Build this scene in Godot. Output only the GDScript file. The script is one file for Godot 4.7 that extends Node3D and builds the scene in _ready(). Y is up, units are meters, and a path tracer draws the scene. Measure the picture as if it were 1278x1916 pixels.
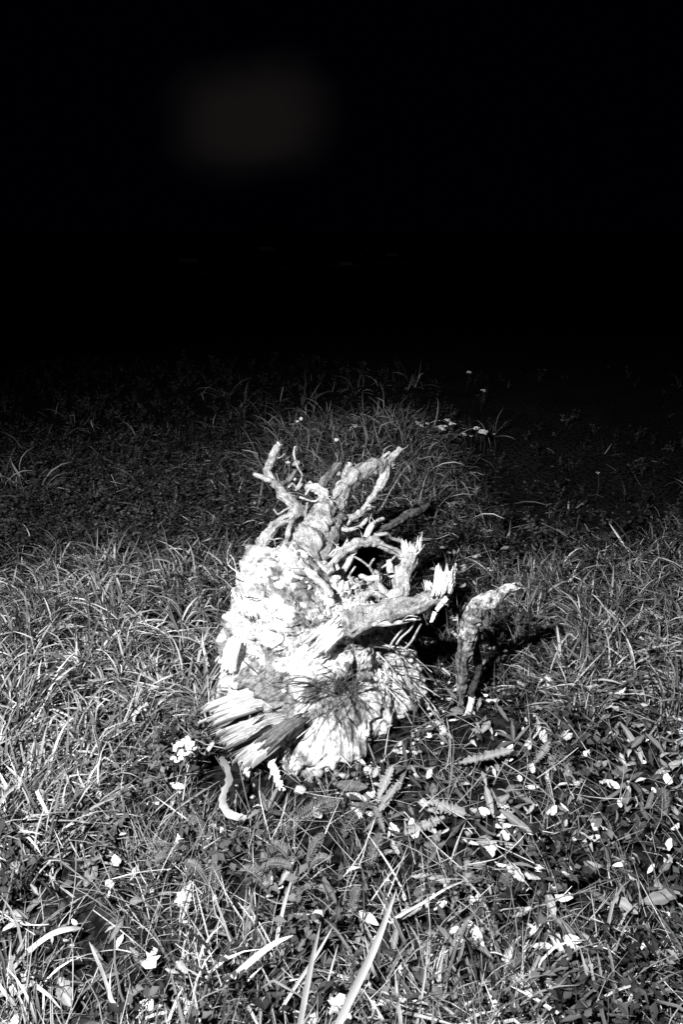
extends Node3D
# An uprooted tree stump lying in rough grass at night, lit by one flash lamp held up beside the camera.

const F := 1183.0          # focal length of the photograph in its own pixels
const PITCH := 23.65
const EYE := Vector3(0, 1.2, 0)
var fwd := Vector3(0, -sin(deg_to_rad(PITCH)), -cos(deg_to_rad(PITCH)))
var upv := Vector3(0, cos(deg_to_rad(PITCH)), -sin(deg_to_rad(PITCH)))
var rng := RandomNumberGenerator.new()
var nz := FastNoiseLite.new()
var cell := FastNoiseLite.new()
var names := {}
var M := {}

# ------------------------------------------------------------------ helpers: points
func ray(px: float, py: float) -> Vector3:
	return fwd + Vector3((px - 639.0) / F, 0, 0) - upv * ((py - 958.0) / F)
func at(px: float, py: float, d: float) -> Vector3:      # the point d metres ahead
	var r := ray(px, py)
	return EYE + r * (d / -r.z)
func ground_h(x: float, z: float) -> float:
	var h := nz.get_noise_2d(x * 40.0, z * 40.0) * 0.035 + nz.get_noise_2d(x * 9.0 + 50.0, z * 9.0) * 0.05
	var near := clampf((Vector2(x, z + 1.45).length() - 0.35) / 0.6, 0.0, 1.0)
	h *= near
	h -= 0.35 * smoothstep(7.5, 14.0, -z)
	h -= 0.10 * exp(-(pow((x - 1.1) / 0.55, 2.0) + pow((z + 3.0) / 0.6, 2.0)))
	return h
func gp(px: float, py: float, lift := 0.0) -> Vector3:   # the ground seen there, or a point lifted above it
	var r := ray(px, py)
	var h := 0.0
	var p := Vector3.ZERO
	for k in 4:
		p = EYE + r * ((EYE.y - h - lift) / -r.y)
		h = ground_h(p.x, p.z)
	return p
func span(p: Vector3, px: float) -> float:               # the size of px pixels at p
	return px * (p - EYE).dot(fwd) / F
func rr(a: float, b: float) -> float:
	return rng.randf_range(a, b)
func gray(v: float) -> Color:
	return Color(v, v, v)

# ------------------------------------------------------------------ helpers: meshes
class MB:
	var v := PackedVector3Array()
	var c := PackedColorArray()
	var idx := PackedInt32Array()
	func p(a: Vector3, col: Color) -> int:
		v.append(a); c.append(col)
		return v.size() - 1
	func tri(a: int, b: int, d: int) -> void:
		idx.append(a); idx.append(d); idx.append(b)
	func quad(a: int, b: int, d: int, e: int) -> void:
		tri(a, b, d); tri(a, d, e)
	func box(lo: Vector3, hi: Vector3, col: Color, bev := 0.0) -> void:
		var s := hi - lo
		var b := minf(bev, minf(s.x, minf(s.y, s.z)) * 0.45)
		var m := (lo + hi) * 0.5
		for ax in 3:
			for sg in [-1.0, 1.0]:
				var n := Vector3.ZERO
				n[ax] = sg
				var e1 := Vector3.ZERO
				e1[(ax + 1) % 3] = 1.0
				var e2 := Vector3.ZERO
				e2[(ax + 2) % 3] = sg
				var o := m + n * s[ax] * 0.5
				var a1 := s[(ax + 1) % 3] * 0.5 - b
				var a2 := s[(ax + 2) % 3] * 0.5 - b
				var q := [o - e1 * a1 - e2 * a2, o + e1 * a1 - e2 * a2, o + e1 * a1 + e2 * a2, o - e1 * a1 + e2 * a2]
				quad(p(q[0], col), p(q[1], col), p(q[2], col), p(q[3], col))
				if b > 0.0:
					var k := n * b
					for j in 4:
						var u: Vector3 = [-e2, e1, e2, -e1][j]
						var p0: Vector3 = q[j]
						var p1: Vector3 = q[(j + 1) % 4]
						var mid := (u * b - k) * 0.5 + n * 0.0
						quad(p(p1, col), p(p0, col), p(p0 + mid * 1.02, col), p(p1 + mid * 1.02, col))
	func mesh() -> ArrayMesh:
		var n := PackedVector3Array()
		n.resize(v.size())
		for t in range(0, idx.size(), 3):
			var a := v[idx[t]]
			var f := (v[idx[t + 2]] - a).cross(v[idx[t + 1]] - a)
			n[idx[t]] += f
			n[idx[t + 1]] += f
			n[idx[t + 2]] += f
		for k in n.size():
			n[k] = n[k].normalized() if n[k].length_squared() > 1e-24 else Vector3.UP
		var arr := []
		arr.resize(Mesh.ARRAY_MAX)
		arr[Mesh.ARRAY_VERTEX] = v
		arr[Mesh.ARRAY_NORMAL] = n
		arr[Mesh.ARRAY_COLOR] = c
		arr[Mesh.ARRAY_INDEX] = idx
		var m := ArrayMesh.new()
		m.add_surface_from_arrays(Mesh.PRIMITIVE_TRIANGLES, arr)
		return m

func numbered(called: String) -> String:
	var n: int = names.get(called, 0)
	names[called] = n + 1
	return called if n == 0 else "%s_%03d" % [called, n]
func thing(called: String, label: String, category: String, pos := Vector3.ZERO, group := "") -> Node3D:
	var o := Node3D.new()
	o.name = numbered(called)
	add_child(o)
	o.position = pos
	o.set_meta("label", label)
	o.set_meta("category", category)
	o.set_meta("kind", "thing")
	if group != "":
		o.set_meta("group", group)
	return o
func part(called: String, mb: MB, mat: Material, parent: Node3D) -> MeshInstance3D:
	var o := MeshInstance3D.new()
	o.name = called
	var inv := parent.position
	if parent.get_parent() != self:
		inv = Vector3.ZERO
	if inv != Vector3.ZERO:
		for k in mb.v.size():
			mb.v[k] -= inv
	o.mesh = mb.mesh()
	o.material_override = mat
	parent.add_child(o, true)
	return o
func place(called: String, mesh: Mesh, mat: Material, parent: Node3D, t: Transform3D) -> MeshInstance3D:
	var o := MeshInstance3D.new()
	o.name = called
	o.mesh = mesh
	o.material_override = mat
	parent.add_child(o, true)
	o.transform = t
	return o

func spline(pts: Array, n: int) -> Array:                # Catmull-Rom through [position, radius]
	var out := []
	var m := pts.size() - 1
	for k in n + 1:
		var t := float(k) / n * m
		var i := mini(int(t), m - 1)
		var f := t - i
		var a = pts[maxi(i - 1, 0)]
		var b = pts[i]
		var c = pts[i + 1]
		var d = pts[mini(i + 2, m)]
		var p: Vector3 = b[0].cubic_interpolate(c[0], a[0], d[0], f)
		out.append([p, lerpf(b[1], c[1], f)])
	return out

# a root: pts are [position, radius]; ending is "taper", "cut", "splinter"
func tube(mb: MB, pts: Array, sides: int, segs: int, col: float, rough := 0.16, ending := "taper", endcol := 0.75, vary := 0.35) -> void:
	var sp := spline(pts, segs)
	var ref := Vector3(0.3, 0.2, 1.0)
	var last := -1
	var off := rng.randf() * 100.0
	var n := sp.size()
	for k in n:
		var p: Vector3 = sp[k][0]
		var r: float = sp[k][1]
		var wv := Vector3(nz.get_noise_2d(p.y * 1700.0 + off, p.x * 1700.0), nz.get_noise_2d(p.z * 1700.0, p.x * 1700.0 + off), nz.get_noise_2d(p.x * 1700.0, p.y * 1700.0 - off))
		var tg: Vector3 = (sp[mini(k + 1, n - 1)][0] - sp[maxi(k - 1, 0)][0]).normalized()
		if k > 0 and k < n - 1:
			p += wv * r * rough * 2.4
			r *= 1.0 + rough * 0.9 * nz.get_noise_2d(k * 30.0 + off * 7.0, off)
		var sd := tg.cross(ref).normalized()
		ref = sd.cross(tg).normalized()
		var first := mb.v.size()
		for s in sides:
			var a := TAU * s / sides
			var dir := sd * cos(a) + ref * sin(a)
			var q := p + dir * r
			var w := nz.get_noise_3d(q.x * 7000.0 + off, q.y * 7000.0, q.z * 7000.0)
			var w2 := nz.get_noise_3d(q.x * 1800.0 + off, q.y * 1800.0, q.z * 1800.0)
			var ridge := absf(nz.get_noise_2d(sin(a + off) * 260.0 + off, cos(a + off) * 260.0 + k * 4.0))
			q = p + dir * r * (1.0 + rough * (w * 0.8 + w2 * 1.5) - rough * ridge * 2.0)
			var g := col * (1.0 + vary * (w * 2.2 + w2 * 1.8) - vary * ridge * 1.6)
			if ending == "cut" and k == n - 1:
				g = endcol
			if ending == "splinter" and k >= n - 2:
				g = endcol * rr(0.85, 1.1)
			mb.p(q, gray(clampf(g, 0.02, 0.9)))
		if last >= 0:
			for s in sides:
				var s2 := (s + 1) % sides
				mb.quad(last + s, last + s2, first + s2, first + s)
		last = first
	var tg2: Vector3 = (sp[n - 1][0] - sp[n - 2][0]).normalized()
	var rad: float = sp[n - 1][1]
	if ending == "splinter":
		var ring := mb.v.size()
		for s in sides:
			var q: Vector3 = mb.v[last + s]
			mb.p(q + tg2 * rad * pow(rng.randf(), 1.6) * 1.8 + (q - sp[n - 1][0]) * rr(-0.15, 0.35), gray(endcol))
		var inner := mb.p(sp[n - 1][0] - tg2 * rad * 0.5, gray(endcol * 0.5))
		for s in sides:
			var s2 := (s + 1) % sides
			mb.quad(last + s, last + s2, ring + s2, ring + s)
			mb.tri(ring + s, ring + s2, inner)
	else:
		var tip := mb.p(sp[n - 1][0] + tg2 * rad * (0.15 if ending == "cut" else 0.9), gray(endcol if ending == "cut" else col))
		var l2 := last
		if ending == "cut":                                # a fresh ring keeps the edge of the cut crisp
			l2 = mb.v.size()
			for s in sides:
				mb.p(mb.v[last + s] + tg2 * rad * 0.04, gray(endcol))
		for s in sides:
			mb.tri(l2 + s, l2 + (s + 1) % sides, tip)

# a blade, strap or leaf: a strip folded along its middle
func strip(mb: MB, pts: PackedVector3Array, wid: PackedFloat32Array, side0: Vector3, fold: float, twist: float, ca: float, cb: float) -> void:
	var n := pts.size()
	var last := -1
	for k in n:
		var t := float(k) / (n - 1)
		var tg := (pts[mini(k + 1, n - 1)] - pts[maxi(k - 1, 0)]).normalized()
		var s := (side0 - tg * side0.dot(tg)).normalized().rotated(tg, twist * t)
		var nn := s.cross(tg)
		var g := lerpf(ca, cb, t) * rr(0.82, 1.15)
		var b := mb.p(pts[k] - s * wid[k] * 0.5, gray(g))
		mb.p(pts[k] - nn * wid[k] * fold, gray(g * 0.85))
		mb.p(pts[k] + s * wid[k] * 0.5, gray(g))
		if last >= 0:
			mb.quad(last, last + 1, b + 1, b)
			mb.quad(last + 1, last + 2, b + 2, b + 1)
		last = b

func blade(mb: MB, base: Vector3, az: float, el0: float, el1: float, length: float, width: float, col: float, segs := 6) -> void:
	var p := base
	var pts := PackedVector3Array()
	var wid := PackedFloat32Array()
	var kink := rng.randf()
	var wob := rr(-0.5, 0.5)
	var a := az
	for k in segs + 1:
		var t := float(k) / segs
		pts.append(p)
		wid.append(width * maxf(0.06, (0.65 + 0.9 * t - 0.25 * t * t) * (1.0 - pow(t, 2.6)) * 0.95))
		var e := lerpf(el0, el1, pow(t, 1.3))
		if kink < 0.2 and t > 0.5:
			e -= 0.9
		a += wob / segs
		p += Vector3(cos(a) * cos(e), sin(e), sin(a) * cos(e)) * length / segs
	strip(mb, pts, wid, Vector3(-sin(az), 0, cos(az)), 0.22, rr(-0.9, 0.9), col * rr(0.75, 1.0), col)

func thin_blade(mb: MB, base: Vector3, az: float, el0: float, el1: float, length: float, width: float, col: float) -> void:
	var p := base
	var last := -1
	var side := Vector3(-sin(az), rr(-0.5, 0.5), cos(az)).normalized()
	for k in 4:
		var t := k / 3.0
		var w := width * 0.5 * (1.0 - 0.85 * t * t)
		var b := mb.p(p - side * w, gray(col))
		mb.p(p + side * w, gray(col))
		if last >= 0:
			mb.quad(last, last + 1, b + 1, b)
		last = b
		var e := lerpf(el0, el1, t)
		p += Vector3(cos(az) * cos(e), sin(e), sin(az) * cos(e)) * length / 3.0

func tuft(nb: int, l0: float, l1: float, w0: float, w1: float, spread: float, droop: float, c0: float, c1: float, upright := 0.35) -> ArrayMesh:
	var mb := MB.new()
	for k in nb:
		var az := rng.randf() * TAU
		var e0 := rr(1.5 - upright - 0.5, 1.5)
		var c := lerpf(c0, c1, pow(rng.randf(), 1.7))
		var bs := Vector3(cos(az) * rr(0, spread), -0.01, sin(az) * rr(0, spread))
		if w1 < 0.005:
			thin_blade(mb, bs, az + rr(-0.5, 0.5), e0, e0 - rr(0.3, 1.0) * droop, rr(l0, l1), rr(w0, w1), c)
		else:
			blade(mb, bs, az + rr(-0.5, 0.5), e0, e0 - rr(0.3, 1.0) * droop, rr(l0, l1), rr(w0, w1), c, 5)
	return mb.mesh()

# leaf outline functions
func leaf(mb: MB, base: Vector3, dir: Vector3, nrm: Vector3, length: float, width: float, curl: float, cup: float, col: float, lobes := 0, segs := 8, ragged := 0.0) -> void:
	var t3 := dir.normalized()
	var s := t3.cross(nrm).normalized()
	var n := s.cross(t3).normalized()
	var p := base
	var ang := 0.0
	var last := -1
	for k in segs + 1:
		var t := float(k) / segs
		var w := width * 0.5 * pow(sin(PI * clampf(0.04 + t * 0.93, 0, 1)), 0.75) * (0.75 + 0.5 * t)
		if lobes > 0:
			w *= rr(0.75, 1.1) if k % 2 == 0 else rr(0.35, 0.75)
		var wl := w * (1.0 - rng.randf() * ragged)
		var wr := w * (1.0 - rng.randf() * ragged)
		var lift := cup * w
		var g := col * rr(0.85, 1.12)
		var b := mb.p(p - s * wl + n * lift, gray(g))
		mb.p(p - s * wl * 0.5 + n * lift * 0.35, gray(g * rr(0.9, 1.05)))
		mb.p(p, gray(minf(col * 1.45, 0.8)))
		mb.p(p + s * wr * 0.5 + n * lift * 0.35, gray(g * rr(0.9, 1.05)))
		mb.p(p + s * wr + n * lift, gray(g))
		if last >= 0:
			for j in 4:
				mb.quad(last + j, last + j + 1, b + j + 1, b + j)
		last = b
		ang += curl / segs
		p += (t3 * cos(ang) + n * sin(ang)) * length / segs

func leaflet(mb: MB, base: Vector3, dir: Vector3, length: float, width: float, col: float) -> void:
	var s := dir.cross(Vector3(rr(-0.5, 0.5), 1, rr(-0.5, 0.5))).normalized()
	var dip := Vector3(0, -0.15 * length, 0)
	var a := mb.p(base, gray(col))
	var b := mb.p(base + dir * length * 0.5 - s * width * 0.5 - dip * 0.3, gray(col))
	var c := mb.p(base + dir * length * 0.55 + dip * 0.6, gray(col * 1.15))
	var d := mb.p(base + dir * length * 0.5 + s * width * 0.5 - dip * 0.3, gray(col))
	var e := mb.p(base + dir * length + dip, gray(col))
	mb.tri(a, c, b)
	mb.tri(a, d, c)
	mb.tri(b, c, e)
	mb.tri(c, d, e)

func chunk(mb: MB, c: Vector3, r: Vector3, col: float, seed: float, bump := 0.35, res := 5) -> void:   # an irregular stone or clod
	var rows := res
	var cols := res * 2
	var start := mb.v.size()
	for i in rows + 1:
		for j in cols:
			var a := PI * i / rows
			var b := TAU * j / cols
			var d := Vector3(sin(a) * cos(b), cos(a), sin(a) * sin(b))
			var w := 1.0 + bump * nz.get_noise_3d(d.x * 60.0 + seed * 31.0, d.y * 60.0, d.z * 60.0) * 2.0
			mb.p(c + d * r * w, gray(clampf(col * (1.0 + 0.3 * nz.get_noise_3d(d.x * 200.0 + seed, d.y * 200.0, d.z * 200.0)), 0.02, 0.9)))
	for i in rows:
		for j in cols:
			var j2 := (j + 1) % cols
			mb.quad(start + i * cols + j, start + i * cols + j2, start + (i + 1) * cols + j2, start + (i + 1) * cols + j)

# a slab of torn wood between four corners (two edges run along the grain), ragged at both ends
func slab(mb: MB, tl: Vector3, tr: Vector3, br: Vector3, bl: Vector3, thick: float, col: float, bend := 0.0, vary := 0.3, na := 36, nc := 24, ragged := 0.12) -> void:
	var n := ((tr - tl) + (br - bl)).cross((bl - tl) + (br - tr)).normalized()
	if n.dot(EYE - tl) < 0.0:
		n = -n
	var off := rng.randf() * 500.0
	var top := mb.v.size()
	for layer in 2:
		for j in nc + 1:
			var v := float(j) / nc
			var e0 := ragged * (0.5 + nz.get_noise_2d(v * 600.0 + off, 3.0) + 0.7 * nz.get_noise_2d(v * 2600.0 + off, 13.0)) * 1.7
			var e1 := ragged * (0.5 + nz.get_noise_2d(v * 600.0 + off, 90.0) + 0.7 * nz.get_noise_2d(v * 2600.0 + off, 113.0)) * 1.7
			for i in na + 1:
				var u := lerpf(e0, 1.0 - e1, float(i) / na)
				var p := tl.lerp(tr, u).lerp(bl.lerp(br, u), v)
				var vv := v + 0.05 * sin(u * 3.0 + off)
				var g := nz.get_noise_2d(vv * 620.0 + off, u * 60.0) * 0.9
				var g2 := nz.get_noise_2d(vv * 2600.0 + off, u * 110.0 + 77.0) * 1.3 + 0.5 * nz.get_noise_2d(vv * 700.0, u * 700.0 + off)
				p += n * (bend * (4.0 * v * (1.0 - v)) + bend * 0.6 * sin(u * PI))
				if layer == 0:
					p += n * thick * (0.5 + 0.38 * g + 0.3 * g2 + 0.5 * nz.get_noise_2d(u * 500.0 + off, v * 260.0))
				else:
					p -= n * thick * (0.5 + 0.3 * g)
				mb.p(p, gray(clampf(col * (1.0 + vary * (g + g2)), 0.03, 0.88)))
	var bot := top + (nc + 1) * (na + 1)
	var w := na + 1
	for j in nc:
		for i in na:
			var a := top + j * w + i
			mb.quad(a, a + w, a + w + 1, a + 1)
			var b := bot + j * w + i
			mb.quad(b, b + 1, b + w + 1, b + w)
	for i in na:
		mb.quad(top + i, top + i + 1, bot + i + 1, bot + i)
		mb.quad(top + nc * w + i + 1, top + nc * w + i, bot + nc * w + i, bot + nc * w + i + 1)
	for j in nc:
		mb.quad(top + (j + 1) * w, top + j * w, bot + j * w, bot + (j + 1) * w)
		mb.quad(top + j * w + na, top + (j + 1) * w + na, bot + (j + 1) * w + na, bot + j * w + na)

# ------------------------------------------------------------------ materials
func mat(rough: float, spec := 0.4, back := 0.0) -> StandardMaterial3D:
	var m := StandardMaterial3D.new()
	m.vertex_color_use_as_albedo = true
	m.roughness = rough
	m.metallic_specular = spec
	m.cull_mode = BaseMaterial3D.CULL_DISABLED
	if back > 0.0:
		m.backlight_enabled = true
		m.backlight = gray(back)
	return m
func grain(m: StandardMaterial3D, freq: float, lo: float, scale: float, bump: float, seed: int) -> void:
	var n := FastNoiseLite.new()
	n.seed = seed
	n.frequency = freq
	n.fractal_octaves = 5
	var im := n.get_seamless_image(512, 512)
	im.convert(Image.FORMAT_RGB8)
	var hm := im.duplicate()
	hm.bump_map_to_normal_map(bump)
	for y in 512:
		for x in 512:
			var v := lerpf(lo, 1.0, smoothstep(0.25, 0.7, im.get_pixel(x, y).r))
			im.set_pixel(x, y, gray(v))
	m.albedo_texture = ImageTexture.create_from_image(im)
	m.normal_enabled = true
	m.normal_texture = ImageTexture.create_from_image(hm)
	m.normal_scale = 1.0
	m.uv1_triplanar = true
	m.uv1_world_triplanar = true
	m.uv1_scale = Vector3.ONE * scale

# ------------------------------------------------------------------ the clod of the stump
var balls := []
func clod_sdf(p: Vector3) -> float:
	var d := 1e9
	for b in balls:
		var e: float = (p - b[0]).length() - b[1]
		var h := clampf(0.5 + 0.5 * (d - e) / 0.09, 0.0, 1.0)
		d = lerpf(d, e, h) - 0.09 * h * (1.0 - h)
	return d
func on_clod(px: float, py: float, lift := 0.01) -> Vector3:
	var r := ray(px, py).normalized()
	var t := 1.0
	for k in 60:
		var s := clod_sdf(EYE + r * t)
		t += s
		if s < 0.001 or t > 3.0:
			break
	return EYE + r * (minf(t, 2.2) - lift)

func clod_surface(p: Vector3) -> float:
	var q := p + Vector3(nz.get_noise_3d(p.y * 300.0, p.z * 300.0, p.x * 300.0), nz.get_noise_3d(p.z * 300.0, p.x * 300.0, p.y * 300.0), nz.get_noise_3d(p.x * 300.0, p.y * 300.0, p.z * 300.0)) * 0.08
	var a := smoothstep(0.0, 0.30, cell.get_noise_3d(q.x * 55.0, q.y * 55.0, q.z * 55.0) + 1.0)
	var b := smoothstep(0.0, 0.35, cell.get_noise_3d(q.x * 170.0 + 9.0, q.y * 170.0, q.z * 170.0) + 1.0)
	var m2 := smoothstep(-0.1, 0.3, nz.get_noise_3d(p.x * 700.0 - 70.0, p.y * 700.0, p.z * 700.0))
	return 0.062 * nz.get_noise_3d(p.x * 500.0, p.y * 500.0, p.z * 500.0) + 0.013 * (a - 0.8) + 0.008 * m2 * (b - 0.8) + 0.016 * nz.get_noise_3d(p.x * 1500.0, p.y * 1500.0, p.z * 1500.0) + 0.008 * nz.get_noise_3d(p.x * 5000.0, p.y * 5000.0, p.z * 5000.0)

# ------------------------------------------------------------------ build
func _ready() -> void:
	rng.seed = 20240
	nz.seed = 7
	nz.frequency = 0.01
	nz.fractal_octaves = 3
	cell.seed = 3
	cell.noise_type = FastNoiseLite.TYPE_CELLULAR
	cell.frequency = 0.2
	cell.cellular_return_type = FastNoiseLite.RETURN_DISTANCE2_SUB
	cell.fractal_type = FastNoiseLite.FRACTAL_NONE
	setup_camera()
	setup_sky()
	setup_flash()
	setup_materials()
	build_ground()
	build_stump()
	build_broken_root()
	build_grass()
	build_plants()
	build_litter()
	build_cars()

func setup_camera() -> void:
	var cam := Camera3D.new()
	cam.name = "camera"
	cam.fov = rad_to_deg(2.0 * atan(958.0 / F))
	cam.near = 0.05
	cam.far = 200.0
	add_child(cam)
	cam.position = EYE
	cam.rotation_degrees = Vector3(-PITCH, 0, 0)
	cam.current = true

func setup_sky() -> void:
	# night sky: nearly black, one thin cloud faintly lit from a town below the horizon
	var im := Image.create(1024, 512, false, Image.FORMAT_RGBF)
	for y in 512:
		for x in 1024:
			var az := fposmod(float(x) / 1024.0 * 360.0 + 180.0, 360.0) - 180.0
			var el := 90.0 - float(y) / 512.0 * 180.0
			var w := nz.get_noise_2d(az * 14.0, el * 30.0) * 1.2
			var c := Color(0.0002, 0.0002, 0.0009)
			var dx := absf(az + 7.2 + w * 0.5) / 5.3
			var dy := absf(el - 8.2 + (az + 7.6) * -0.08 + w * 0.4) / 3.2
			var m := 1.0 - smoothstep(0.35, 1.5, pow(pow(dx, 3.0) + pow(dy, 3.0), 1.0 / 3.0))
			c = c.lerp(Color(0.0064, 0.0055, 0.0052), m)
			if el < -2.0:
				c = Color(0.0001, 0.0001, 0.0002)
			im.set_pixel(x, y, c)
	var sm := PanoramaSkyMaterial.new()
	sm.panorama = ImageTexture.create_from_image(im)
	var sky := Sky.new()
	sky.sky_material = sm
	var env := Environment.new()
	env.background_mode = Environment.BG_SKY
	env.sky = sky
	env.ambient_light_source = Environment.AMBIENT_SOURCE_SKY
	env.tonemap_mode = Environment.TONE_MAPPER_LINEAR
	env.tonemap_exposure = 1.0
	env.sdfgi_enabled = true
	env.ssao_enabled = true
	env.ssil_enabled = true
	var we := WorldEnvironment.new()
	we.name = "night_environment"
	we.environment = env
	add_child(we)

func setup_flash() -> void:
	# the photographer's flash on a stand, up and to one side of the lens
	var head := Vector3(-0.70, 1.80, -0.12)
	var aim := (Vector3(-0.12, 0.0, -1.22) - head).normalized()
	var sl := SpotLight3D.new()
	sl.name = "flash_light"
	sl.light_energy = 15.5
	sl.light_size = 0.05
	sl.spot_range = 60.0
	sl.spot_attenuation = 2.0
	sl.spot_angle = 64.0
	sl.spot_angle_attenuation = 1.0
	sl.shadow_enabled = true
	add_child(sl)
	sl.look_at_from_position(head + aim * 0.012, head + aim)
	var lamp := thing("flash_lamp", "small black flash lamp on a thin tripod stand beside the camera", "flash lamp", Vector3(head.x, 0, head.z))
	var black := StandardMaterial3D.new()
	black.albedo_color = Color(0.12, 0.12, 0.12)
	black.roughness = 0.5
	var b := Basis.looking_at(aim)
	var mb := MB.new()
	mb.box(Vector3(-0.035, -0.025, 0.0), Vector3(0.035, 0.025, 0.11), gray(1), 0.006)
	place("housing", mb.mesh(), black, lamp, Transform3D(b, head - lamp.position))
	var glow := StandardMaterial3D.new()
	glow.albedo_color = Color(0.9, 0.9, 0.9)
	glow.emission_enabled = true
	glow.emission = Color(1, 1, 1)
	glow.emission_energy_multiplier = 1.0
	var lm := MB.new()
	lm.box(Vector3(-0.03, -0.02, -0.004), Vector3(0.03, 0.02, 0.0), gray(1), 0.001)
	place("flash_lamp_lens", lm.mesh(), glow, lamp, Transform3D(b, head - lamp.position))
	var cy := CylinderMesh.new()
	cy.top_radius = 0.009
	cy.bottom_radius = 0.011
	cy.height = 1.73
	place("pole", cy, black, lamp, Transform3D(Basis(), Vector3(0.0, 0.90, 0.06)))
	for k in 3:
		var lg := CylinderMesh.new()
		lg.top_radius = 0.007
		lg.bottom_radius = 0.008
		lg.height = 0.42
		var a := TAU * k / 3.0 + 0.5
		place("leg", lg, black, lamp, Transform3D(Basis(Vector3(sin(a), 0, -cos(a)), -0.75), Vector3(cos(a) * 0.14, 0.15, 0.06 + sin(a) * 0.14)))

func setup_materials() -> void:
	M.grass = mat(0.55, 0.35, 0.08)
	M.herb = mat(0.6, 0.3, 0.05)
	M.dry = mat(0.8, 0.25, 0.05)
	M.petal = mat(0.9, 0.2, 0.1)
	M.soil = mat(0.95, 0.2)
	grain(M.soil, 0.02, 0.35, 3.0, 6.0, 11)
	M.earth = mat(0.95, 0.2)
	grain(M.earth, 0.02, 0.7, 8.0, 6.0, 12)
	M.bark = mat(0.9, 0.25)
	grain(M.bark, 0.02, 0.62, 17.0, 4.0, 13)
	M.wood = mat(0.8, 0.3)
	M.stone = mat(0.85, 0.3)

func build_ground() -> void:
	var mb := MB.new()
	var xs := PackedFloat32Array()
	var zs := PackedFloat32Array()
	for k in 141:
		var t := (k - 70) / 70.0
		xs.append(2.6 * t + 57.0 * pow(absf(t), 5.0) * signf(t))
	for k in 171:
		var t := k / 170.0
		zs.append(1.5 - 7.0 * t - 70.0 * pow(t, 5.0))
	for z in zs:
		for x in xs:
			var w := nz.get_noise_2d(x * 300.0, z * 300.0)
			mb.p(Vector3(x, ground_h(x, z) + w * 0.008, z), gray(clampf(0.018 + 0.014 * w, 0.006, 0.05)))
	var nx := xs.size()
	for j in zs.size() - 1:
		for i in nx - 1:
			var a := j * nx + i
			mb.quad(a, a + 1, a + nx + 1, a + nx)
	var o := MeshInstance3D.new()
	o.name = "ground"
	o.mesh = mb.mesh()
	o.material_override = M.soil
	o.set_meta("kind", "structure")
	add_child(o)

func rpts(list: Array, d0: float, d1: float, grow := 1.0) -> Array:      # [px, py, radius px] along a root, from d0 to d1 metres ahead
	var out := []
	var n := list.size() - 1
	for k in list.size():
		var q = list[k]
		var p := at(q[0], q[1], lerpf(d0, d1, float(k) / n))
		out.append([p, span(p, q[2]) * grow])
	return out

func root(parent: Node3D, list: Array, d0: float, d1: float, col: float, ending := "taper", endcol := 0.75, rough := 0.16, m: Material = null) -> void:
	var pts := rpts(list, d0, d1)
	var l := 0.0
	var rmax := 0.0
	for k in pts.size() - 1:
		l += (pts[k + 1][0] - pts[k][0]).length()
		rmax = maxf(rmax, pts[k][1])
	var segs := clampi(int(l / 0.006), 8, 70)
	var sides := clampi(int(rmax * 6.28 / 0.004), 7, 34)
	var mb := MB.new()
	tube(mb, pts, sides, segs, minf(col * 1.15, 0.66), rough * 1.25, ending, endcol)
	var o := part("root", mb, m if m else M.bark, parent)
	if l > 0.09 and rmax > 0.006:                            # fine twigs that fork off
		for k in clampi(int(l / 0.05), 2, 6):
			var j := rng.randi_range(0, pts.size() - 2)
			var p: Vector3 = pts[j][0].lerp(pts[j + 1][0], rng.randf())
			var along: Vector3 = (pts[j + 1][0] - pts[j][0]).normalized()
			var side := Vector3(rr(-1, 1), rr(-0.6, 1), rr(-0.6, 1)).normalized()
			var dr := (side + along * rr(-0.3, 0.8)).normalized()
			var q := p + dr * float(pts[j][1]) * 0.7
			var len2 := rr(0.02, 0.07)
			var bend := Vector3(rr(-1, 1), rr(-1, 1), rr(-1, 1)) * len2 * 0.35
			var tw := MB.new()
			tube(tw, [[q, 0.0024], [q + dr * len2 * 0.5 + bend, 0.0018], [q + dr * len2 + bend * 0.6, 0.0010]], 5, 7, minf(col * rr(0.9, 1.5), 0.7), 0.1)
			for i in tw.v.size():
				tw.v[i] -= parent.position
			place("rootlet", tw.mesh(), M.bark, o, Transform3D())

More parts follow.
